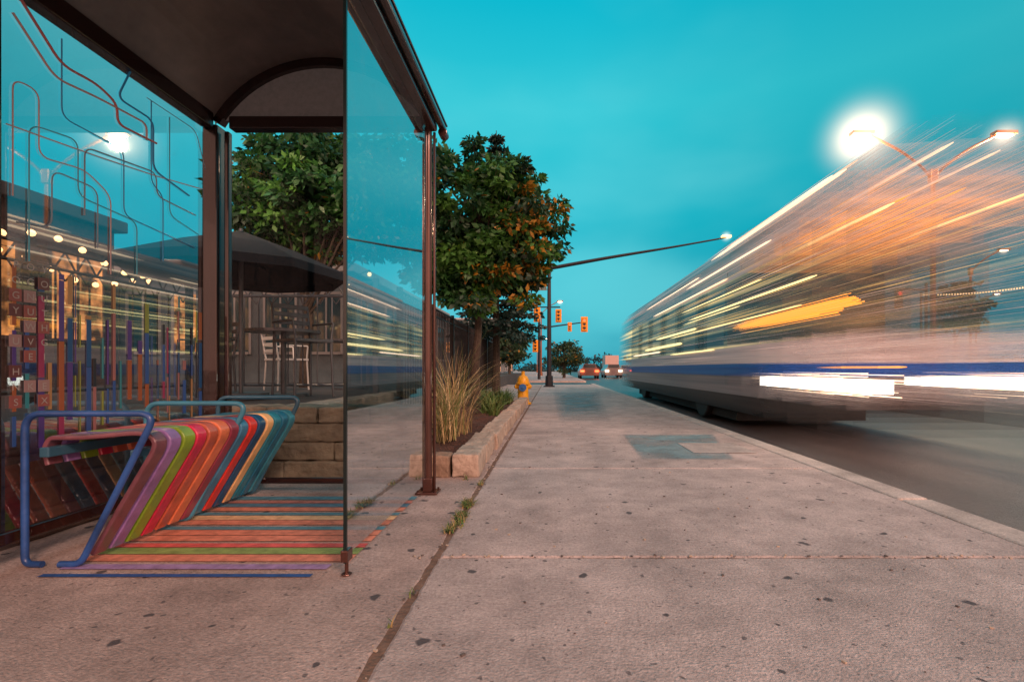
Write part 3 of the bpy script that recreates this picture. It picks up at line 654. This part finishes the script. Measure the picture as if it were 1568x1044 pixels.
def streetlamp(x,y,h=9.0,arm=2.4,two=True,light=False,gr=1.15,gs=5,pr=.09):
    e=empty('street_lamp'); b=MB(); b.cyl((x,y,-.1),(x,y,h-1.25),pr*1.2,pr*.8,n=10); b.cyl((x,y,-.1),(x,y,.4),pr*2.2,pr*2,n=10)
    b.box(x-.12,x+.12,y-.10,y+.10,h-1.7,h-1.2)
    for sg in((-1,1) if two else (1,)):
        pts=fillet([(x,y,h-1.6),(x+sg*arm*.15,y,h-1.15),(x+sg*arm*.5,y,h-.55),(x+sg*arm,y,h)],.6,6); b.tube([tuple(p) for p in pts],pr*.55,8)
        M=Matrix.Translation((x+sg*(arm+.3),y,h+.02))
        b.box(-.38,.38,-.14,.14,0,.12,0,M); b.box(-.25,.25,-.10,.10,-.06,-.002,1,M)
    b.obj('pole_and_heads',[polem,lampw if light else lampd],e,bevel=.02)
    for sg in((-1,1) if two else (1,)):
        if gr: glow('bloom',(x+sg*(arm+.3),y,h-.05),gr if sg<0 else gr*.5,(1,.62,.40),gs if sg<0 else gs*.5,e,2.2)
        if light:
            l=bpy.data.lights.new('lamp_light','POINT'); l.energy=900; l.color=(1,.68,.4); l.shadow_soft_size=.2
            lo=link(bpy.data.objects.new('lamp_light',l),e); lo.location=(x+sg*(arm+.3),y,h-.35)
    return e
streetlamp(13.4,17,9.0,2.2,True,True,2.2,9)
streetlamp(29,33.5,9,2,False,False,1.1,6); streetlamp(46.5,53,9,2,False,False,1.3,5); streetlamp(-1.3,59,9,2,False,False,1.4,5)
streetlamp(75,95,9,2,False,False,0,4); streetlamp(-3.5,115,8,2,False,False,0,4)
PLX,PLY=-4.38,6.42  # lamp added behind the corner post to throw its shadow forward
pl=empty('added_lamp'); b=MB(); b.cyl((PLX,PLY,.49),(PLX,PLY,3.3),.03,n=10); b.cyl((PLX,PLY,3.3),(PLX,PLY,3.34),.12,n=14); b.cyl((PLX,PLY,3.56),(PLX,PLY,3.62),.13,.03,n=14); b.cyl((PLX,PLY,3.34),(PLX,PLY,3.56),.08,.10,n=14,m=1)
b.obj('post',[iron,mat('added_lamp_glass',(1,.8,.5),.3,emit=(1,.6,.3),estr=5,nosample=True)],pl)
l=bpy.data.lights.new('added_lamp_light','POINT'); l.energy=110; l.color=(1,.60,.40); l.shadow_soft_size=.10
lo=link(bpy.data.objects.new('added_lamp_light',l),pl); lo.location=(PLX+.14,PLY-.14,3.45)

# ---------------------------------------------------------------- traffic signals
black=mat('pole_black',(.02,.02,.025),.4,metal=.3); sigy=mat('signal_yellow',(.75,.30,.01),.45); off=mat('lens_off',(.03,.03,.03),.2)
litred=mat('lens_red',(.6,.03,.02),.3,emit=(1,.05,.02),estr=6,nosample=True); litgr=mat('lens_amber',(.6,.5,.2),.3,emit=(1,.5,.1),estr=5,nosample=True)
def head(b,x,y,z,lit=0,s=1):
    b.box(x-.17*s,x+.17*s,y-.1*s,y+.1*s,z-.5*s,z+.5*s,1); b.box(x-.27*s,x+.27*s,y+.02,y+.03,z-.6*s,z+.6*s,1)
    for k in(-1,0,1):
        b.cyl((x,y-.12*s,z+k*.31*s),(x,y-.09*s,z+k*.31*s),.11*s,n=14,m=(3 if k==1 and lit==1 else 4 if lit==2 and k==-1 else 2))
        b.box(x-.12*s,x+.12*s,y-.28*s,y-.1*s,z+k*.31*s+.11*s,z+k*.31*s+.125*s,1)
ts=empty('traffic_signal'); b=MB(); px_,py_=-.12,21.9
b.cyl((px_,py_,-.0),(px_,py_,6.5),.12,.07,n=12); b.cyl((px_,py_,0),(px_,py_,.5),.19,.17,n=12); b.box(px_-.25,px_+.25,py_-.25,py_+.25,0,.05)
pts=fillet([(px_,py_,5.35),(2.6,py_,5.85),(5.4,py_,6.3),(7.9,py_,6.75)],1.2,6)
for k,(p,q) in enumerate(zip(pts[:-1],pts[1:])): 
    t=k/len(pts); b.cyl(p,q,.085*(1-t*.6),.085*(1-(t+1/len(pts))*.6),n=8)
b.cyl((px_,py_,5.6),(px_,py_,5.2),.13,n=10)
b.cyl((px_-.6,py_,3.6),(px_+.5,py_,3.6),.03,n=6)
head(b,px_-.55,py_-.1,3.25,0,.55); head(b,px_+.42,py_-.1,3.2,0,.5)
b.box(7.7,8.1,py_-.1,py_+.1,6.75,6.83,4)
b.obj('mast',[black,sigy,off,litred,litgr],ts,bevel=.01)
glow('bloom',(7.9,py_,6.8),.35,(1,.8,.6),3,ts)
sg_=empty('street_sign'); b=MB(); b.box(px_-.75,px_-.12,py_-.03,py_-.01,4.35,4.95); b.cyl((px_-.8,py_,4.4),(px_,py_,4.4),.02); b.cyl((px_-.8,py_,4.9),(px_,py_,4.9),.02)
b.obj('panel',[mat('sign_panel',(.12,.2,.2),.4,var=.4,vscale=8)],sg_); b=MB(); b.cyl((px_-.43,py_-.045,4.65),(px_-.43,py_-.032,4.65),.22,n=20); b.obj('disc',[mat('sign_white',(.6,.6,.58),.5)],sg_)
ts2=empty('traffic_signal'); b=MB(); b.cyl((-1,38,0),(-1,38,5.6),.12,.08,n=10); b.cyl((-1,38,4.0),(2.7,38,4.5),.07,.04,n=8); head(b,2.55,37.9,4.3,1,1.0); head(b,1.4,37.9,4.1,1,.6); head(b,-1.3,37.9,2.6,0,.8)
b.obj('mast',[black,sigy,off,litred,litgr],ts2)
ts3=empty('traffic_signal'); b=MB(); b.cyl((20.9,27,0),(20.9,27,5.6),.1,.08,n=10); b.cyl((20.9,27,5.2),(17.5,27,5.4),.06,.04,n=8); head(b,19.3,26.9,4.7,1,.9)
b.obj('mast',[black,black,off,litred,litgr],ts3); glow('bloom',(19.3,26.6,5.0),.35,(1,.1,.04),2.5,ts3)
sl=empty('string_lights'); b=MB(); A=Vector((16.8,22,4.2));B_=Vector((24.5,22,5.15)); 
b.cyl((16.8,22,-.1),(16.8,22,4.3),.05,n=8); b.cyl((24.5,22,-.1),(24.5,22,5.3),.05,n=8)
P0=None
for k in range(61):
    t=k/60; p=A.lerp(B_,t); p.z-=.25*4*t*(1-t)
    if P0: b.cyl(P0,p,.008,n=4)
    b.cyl(p,p-Vector((0,0,.06)),.03,n=6,m=1); P0=p
b.obj('cable',[black,mat('bulb_small',(1,.8,.5),.3,emit=(1,.62,.3),estr=2.2,nosample=True)],sl)

# ---------------------------------------------------------------- distant cars
def car(name,x,y,col,front=False):
    e=empty(name); m=mat('car_paint',col,.3,coat=.5); gls=mat('car_glass',(.02,.03,.035),.1)
    b=MB()
    prof=[(-.9,.3),(-.92,.75),(-.85,.92),(-.68,1.0),(-.55,1.42),(.55,1.42),(.68,1.0),(.85,.92),(.92,.75),(.9,.3)]
    for k in range(len(prof)-1):
        a,c=prof[k],prof[k+1]; b.poly([(x+a[0],y,a[1]-.12),(x+c[0],y,c[1]-.12),(x+c[0],y+4.3,c[1]-.12),(x+a[0],y+4.3,a[1]-.12)])
    b.poly([(x+p[0],y,p[1]-.12) for p in prof]); b.poly([(x+p[0],y+4.3,p[1]-.12) for p in prof])
    b.obj('body',[m],e)
    b=MB(); b.box(x-.55,x+.55,y-.01,y+.02,.92,1.24); b.obj('rear_window',[gls],e)
    b=MB(); 
    for s in(-1,1):
        for yy in(.7,3.4): b.cyl((x+s*.72,y+yy,.2),(x+s*.92,y+yy,.2),.32,n=16)
    b.obj('wheels',[black],e)
    lc=(1,.85,.6) if front else (1,.10,.03)
    b=MB(); b.box(x-.88,x-.50,y-.02,y,.52,.70);b.box(x+.50,x+.88,y-.02,y,.52,.70); b.obj('lights',[mat('car_light',(.6,.02,.01),.3,emit=lc,estr=5,nosample=True)],e)
    if y<55:
        for s in(-1,1): glow('light_bloom',(x+s*.69,y-.1,.6),.55,(1,.7,.4) if front else (1,.14,.04),2.2,e,1.6)
    return e
car('car',3.6,46,(.12,.04,.03)); car('car',6.4,50,(.14,.1,.1),True); car('car',9.5,62,(.2,.2,.2))
van=empty('delivery_truck'); b=MB(); b.box(8.6,10.8,78,82,.4,3.0); b.box(8.7,10.7,82.1,83.6,.4,2.2); b.cyl((8.7,79,.2),(9.0,79,.2),.45,n=12); b.cyl((10.4,79,.2),(10.7,79,.2),.45,n=12); b.obj('body',[mat('truck_white',(.5,.36,.32),.5)],van,bevel=.05)

# ---------------------------------------------------------------- bus with motion streaks
bus=empty('bus')
def busmat(name,c1,c2,fade=False,emit=0,rough=.4,c3=None,thr=(.42,.62),sc=(3,.10,11),fmul=1):
    m=bpy.data.materials.new(name); m.use_nodes=True; nt=m.node_tree;N=nt.nodes;L=nt.links; b=N['Principled BSDF']; b.inputs['Roughness'].default_value=rough
    tc=N.new('ShaderNodeTexCoord'); mp=N.new('ShaderNodeMapping'); mp.inputs['Scale'].default_value=sc; L.new(tc.outputs['Object'],mp.inputs[0])
    nz=N.new('ShaderNodeTexNoise'); nz.inputs['Scale'].default_value=1; nz.inputs['Detail'].default_value=4; nz.inputs['Roughness'].default_value=.5; L.new(mp.outputs[0],nz.inputs['Vector'])
    r=N.new('ShaderNodeValToRGB'); r.color_ramp.elements[0].position=thr[0]; r.color_ramp.elements[0].color=(*c1,1); r.color_ramp.elements[1].position=thr[1]; r.color_ramp.elements[1].color=(*c2,1)
    if c3:
        e=r.color_ramp.elements.new((thr[0]*.5+thr[1]*.5)); e.color=(*c3,1)
    L.new(nz.outputs['Fac'],r.inputs[0]); L.new(r.outputs[0],b.inputs['Base Color'])
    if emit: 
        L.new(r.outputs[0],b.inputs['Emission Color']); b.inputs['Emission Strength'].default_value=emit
    if fade:
        sp=N.new('ShaderNodeSeparateXYZ'); L.new(tc.outputs['Object'],sp.inputs[0])
        mr=N.new('ShaderNodeMapRange'); mr.inputs[1].default_value=fade[0]; mr.inputs[2].default_value=fade[1]; mr.inputs[4].default_value=fmul; L.new(sp.outputs['Y'],mr.inputs[0])
        m2=N.new('ShaderNodeMapRange'); m2.inputs[1].default_value=.3; m2.inputs[2].default_value=.7; m2.inputs[3].default_value=.75; m2.inputs[4].default_value=1.2; L.new(nz.outputs['Fac'],m2.inputs[0])
        mu=N.new('ShaderNodeMath'); mu.operation='MULTIPLY'; mu.use_clamp=True; L.new(mr.outputs[0],mu.inputs[0]); L.new(m2.outputs[0],mu.inputs[1]); L.new(mu.outputs[0],b.inputs['Alpha'])
    m.cycles.emission_sampling='NONE'
    return m
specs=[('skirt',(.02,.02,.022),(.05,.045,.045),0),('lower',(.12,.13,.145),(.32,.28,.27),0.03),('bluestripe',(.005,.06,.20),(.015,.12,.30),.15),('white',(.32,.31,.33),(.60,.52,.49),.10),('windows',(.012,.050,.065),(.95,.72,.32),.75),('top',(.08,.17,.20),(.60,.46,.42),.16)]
WT=(.44,.72)
C3={'windows':(.20,.22,.14)}
solid=[busmat('bus_'+n,a,c,False,e,thr=WT if n=='windows' else (.35,.68),c3=C3.get(n)) for n,a,c,e in specs]
fd=[busmat('bus_blur_'+n,a,c,(4.0,7.6),e,thr=WT if n=='windows' else (.35,.68),c3=C3.get(n),fmul=(.75 if n=='windows' else 1.05)) for n,a,c,e in specs]
rf=[busmat('bus_rear_blur_'+n,a,c,(19.6,16.4),e,c3=C3.get(n)) for n,a,c,e in specs]
cs=[(2.80,.16,0),(2.73,.42,1),(2.71,.70,2),(2.70,.88,3),(2.70,1.12,4),(2.70,1.62,4),(2.715,1.66,4),(2.73,2.15,5),(2.80,2.62,5),(2.98,2.86,5),(3.35,2.95,5),(3.97,2.97,5)]
full=cs+[(7.94-x,z,None) for x,z,_ in cs[-2::-1]]
ms=[c[2] for c in cs[:-1]]; ms=ms+ms[::-1]
def extr(b,y0,y1):
    for k in range(len(full)-1):
        a,c=full[k],full[k+1]; b.poly([(a[0],y0,a[1]),(c[0],y0,c[1]),(c[0],y1,c[1]),(a[0],y1,a[1])],ms[k])
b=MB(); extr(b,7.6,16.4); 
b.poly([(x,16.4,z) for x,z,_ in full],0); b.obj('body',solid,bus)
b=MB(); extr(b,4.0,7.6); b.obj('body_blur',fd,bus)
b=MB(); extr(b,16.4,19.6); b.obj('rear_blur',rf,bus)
pf=busmat('pillar_blur',(.02,.04,.045),(.05,.07,.07)); pf.node_tree.nodes['Principled BSDF'].inputs['Alpha'].default_value=.28
b=MB()
for yy in(8.4,9.9,11.4,12.9,14.4): 
    for o_ in(0,.18,.36): b.poly([(2.694-.002*o_,yy+o_,1.13),(2.694-.002*o_,yy+.35+o_,1.13),(2.708-.002*o_,yy+.35+o_,2.13),(2.708-.002*o_,yy+o_,2.13)])
b.obj('window_pillars',[pf],bus)
b=MB(); b.box(3.3,4.6,10,16,2.96,3.08); b.obj('roof_unit',[solid[5]],bus,bevel=.06)
def front(b,y,first):
    x0,x1=2.74,5.20
    def q(xa,xb,za,zb,m): b.poly([(xa,y,za),(xb,y,za),(xb,y,zb),(xa,y,zb)],m)
    q(x0+.06,x1-.06,.16,.42,0); q(x0,x1,.42,.72,1); q(x0,x1,.72,.87,2); q(x0,x1,.87,1.18,3)
    q(x0,x1,1.18,2.30,4)
    q(x0+.20,x1-.20,2.30,2.60,5); q(x0+.06,x0+.20,2.30,2.60,3); q(x1-.20,x1-.06,2.30,2.60,3)
    b.poly([(x0+.10,y,2.60),(x1-.10,y,2.60),(x1-.30,y,2.88),(3.97,y,2.95),(x0+.30,y,2.88)],3)
def fm(alpha,i):
    out=[]
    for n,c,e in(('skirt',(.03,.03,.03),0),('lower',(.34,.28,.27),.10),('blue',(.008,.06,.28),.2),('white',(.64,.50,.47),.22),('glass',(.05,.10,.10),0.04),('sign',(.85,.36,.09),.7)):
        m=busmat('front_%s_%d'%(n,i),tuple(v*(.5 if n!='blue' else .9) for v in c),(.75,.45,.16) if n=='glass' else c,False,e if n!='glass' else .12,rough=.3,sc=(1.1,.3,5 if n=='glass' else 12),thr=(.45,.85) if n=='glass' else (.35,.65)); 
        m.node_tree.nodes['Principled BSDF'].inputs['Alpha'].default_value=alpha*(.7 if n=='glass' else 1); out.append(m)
    return out
for i,(y,al) in enumerate(((7.55,1),(7.0,.45),(6.4,.38),(5.75,.30),(5.1,.22),(4.5,.14))):
    b=MB(); front(b,y,i==0); b.obj('front_face_%d'%i,fm(al,i),bus)
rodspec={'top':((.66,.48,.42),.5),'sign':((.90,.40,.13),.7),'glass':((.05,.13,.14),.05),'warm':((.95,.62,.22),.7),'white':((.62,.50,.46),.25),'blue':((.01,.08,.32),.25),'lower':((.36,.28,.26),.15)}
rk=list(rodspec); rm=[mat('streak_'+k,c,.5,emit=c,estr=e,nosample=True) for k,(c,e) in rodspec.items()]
b=MB()
def rod(x,z,y0,y1,w,m): 
    i=rk.index(m); ym=(y0+y1)/2; 
    b.cyl((x,y0,z),(x,ym,z),.0004,w,4,i,False); b.cyl((x,ym,z),(x,y1,z),w,.0004,4,i,False)
for k in range(3600):
    x=random.uniform(2.76,5.18); z=random.uniform(.45,2.94)
    if x<3.0 or x>4.95: z=min(z,2.75)
    if z>2.58: m='top' if random.random()<.88 else 'sign'
    elif z>2.25: m='sign' if (2.9<x<4.9 and random.random()<.5) else 'top'
    elif z>1.18: 
        if random.random()<.78: continue
        m=random.choice(['glass','glass','warm','top'])
    elif z>.87: m='white'
    elif z>.72: m='blue'
    else: 
        if random.random()<.5: continue
        m='lower'
    y0=7.2-3.2*random.random()**.8; rod(x,z,y0,y0+random.uniform(.8,2.4),random.uniform(.001,.0023),m)
for k in range(160):
    z=random.uniform(.75,2.8); x=2.69+(.09 if z>2.5 else 0); y0=random.uniform(4.2,15); m='warm' if (1.2<z<2.2 and random.random()<.6) else random.choice(['top','glass','white'])
    if .72<z<.88: m='blue'
    rod(x-.004,z,y0,y0+random.uniform(1.2,4),random.uniform(.002,.004),m)
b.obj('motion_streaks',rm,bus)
hot=mat('headlight_trail',(1,1,1),.3,emit=(1,.93,.80),estr=6); amb=mat('amber_trail',(1,.4,.05),.3,emit=(1,.38,.05),estr=.95,nosample=True); wh=mat('clearance_trail',(1,.7,.5),.3,emit=(1,.70,.46),estr=1.4,nosample=True); yl=mat('interior_trail',(1,.8,.4),.3,emit=(1,.80,.35),estr=1.2,nosample=True)
b=MB()
def trail(x,z,y0,y1,r,m,n=8,tp=.25):
    d=min(.5,(y1-y0)*tp); b.cyl((x,y0,z),(x,y0+d*.25,z),r*.3,r*.9,n,m); b.cyl((x,y0+d*.25,z),(x,y1-d,z),r*.9,r,n,m); b.cyl((x,y1-d,z),(x,y1,z),r,r*.1,n,m)
b.box(2.84,2.97,4.2,6.6,.58,.70,0); b.box(4.88,5.02,4.2,6.7,.58,.70,0)
for (x,z,y0,y1,r,m) in [(3.45,.82,4.7,6.3,.014,1),(2.685,1.75,4.9,9.5,.014,3),(2.685,1.70,6.9,9.9,.008,3),(2.685,1.49,5.2,11,.009,3),(2.685,1.95,6.2,10,.010,3),(2.685,1.33,10,14,.03,3),(2.685,1.55,9,12.5,.022,3),(2.685,1.12,8,11,.014,3),(2.685,1.22,12,16,.02,2),
    (2.80,2.70,4.6,8.5,.018,2),(2.90,2.80,5.0,8.0,.012,2),(3.10,2.92,4.9,7.5,.014,2),(3.90,3.0,4.7,7.0,.018,2),(4.45,2.97,4.8,6.6,.014,2),(5.10,2.68,4.7,6.4,.018,2),(3.0,2.3,4.8,6.8,.010,1),(4.2,2.64,4.9,6.7,.010,1),(3.7,2.6,5.0,6.9,.012,1),(2.72,2.2,7.5,13,.014,2),(2.72,2.4,6,9.8,.014,2),(2.74,2.5,9,14,.012,2),(3.4,2.45,4.8,6.9,.016,3),(4.6,2.5,4.6,6.6,.014,3)]:
    trail(x,z,y0,y1,r,m)
b.obj('light_trails',[hot,amb,wh,yl],bus,bevel=.004)
b=MB()
for k in range(110):
    z=random.gauss(1.40,.03); y0=random.uniform(4.15,4.9); y1=random.uniform(6.0,7.2); w=random.uniform(.003,.006); b.cyl((2.685+random.uniform(-.01,.01),y0,z),(2.685,y1,z),w,w*.3,5)
for k in range(150):
    z=random.gauss(2.44,.07); x=random.uniform(3.0,4.4); y0=random.uniform(5.0,6.6); w=random.uniform(.0015,.0035); b.cyl((x,y0,z),(x,y0+random.uniform(.5,1.3),z),w,w*.3,4)
b.obj('amber_band',[amb],bus)
b=MB()
for k in range(130):
    xx=random.choice((2.9,4.95)); z=random.gauss(.645,.06); y0=random.uniform(4.0,5.2); w=random.uniform(.002,.005); b.cyl((xx+random.uniform(-.09,.09),y0,z),(xx,y0+random.uniform(1,2.2),z),w,w*.2,5)
b.obj('headlight_spill',[wh],bus)
b=MB()
for yy in(9.2,15.0):
    for xx in(2.84,4.95): b.cyl((xx,yy,.36),(xx+.26,yy,.36),.46,n=28)
b.obj('wheels',[mat('tyre_blur',(.012,.012,.012),.6)],bus,bevel=.03)
b=MB(); b.box(2.95,5.0,7.7,16.3,-.02,.158); b.obj('underbody',[mat('underbody',(.01,.01,.01),.8)],bus)
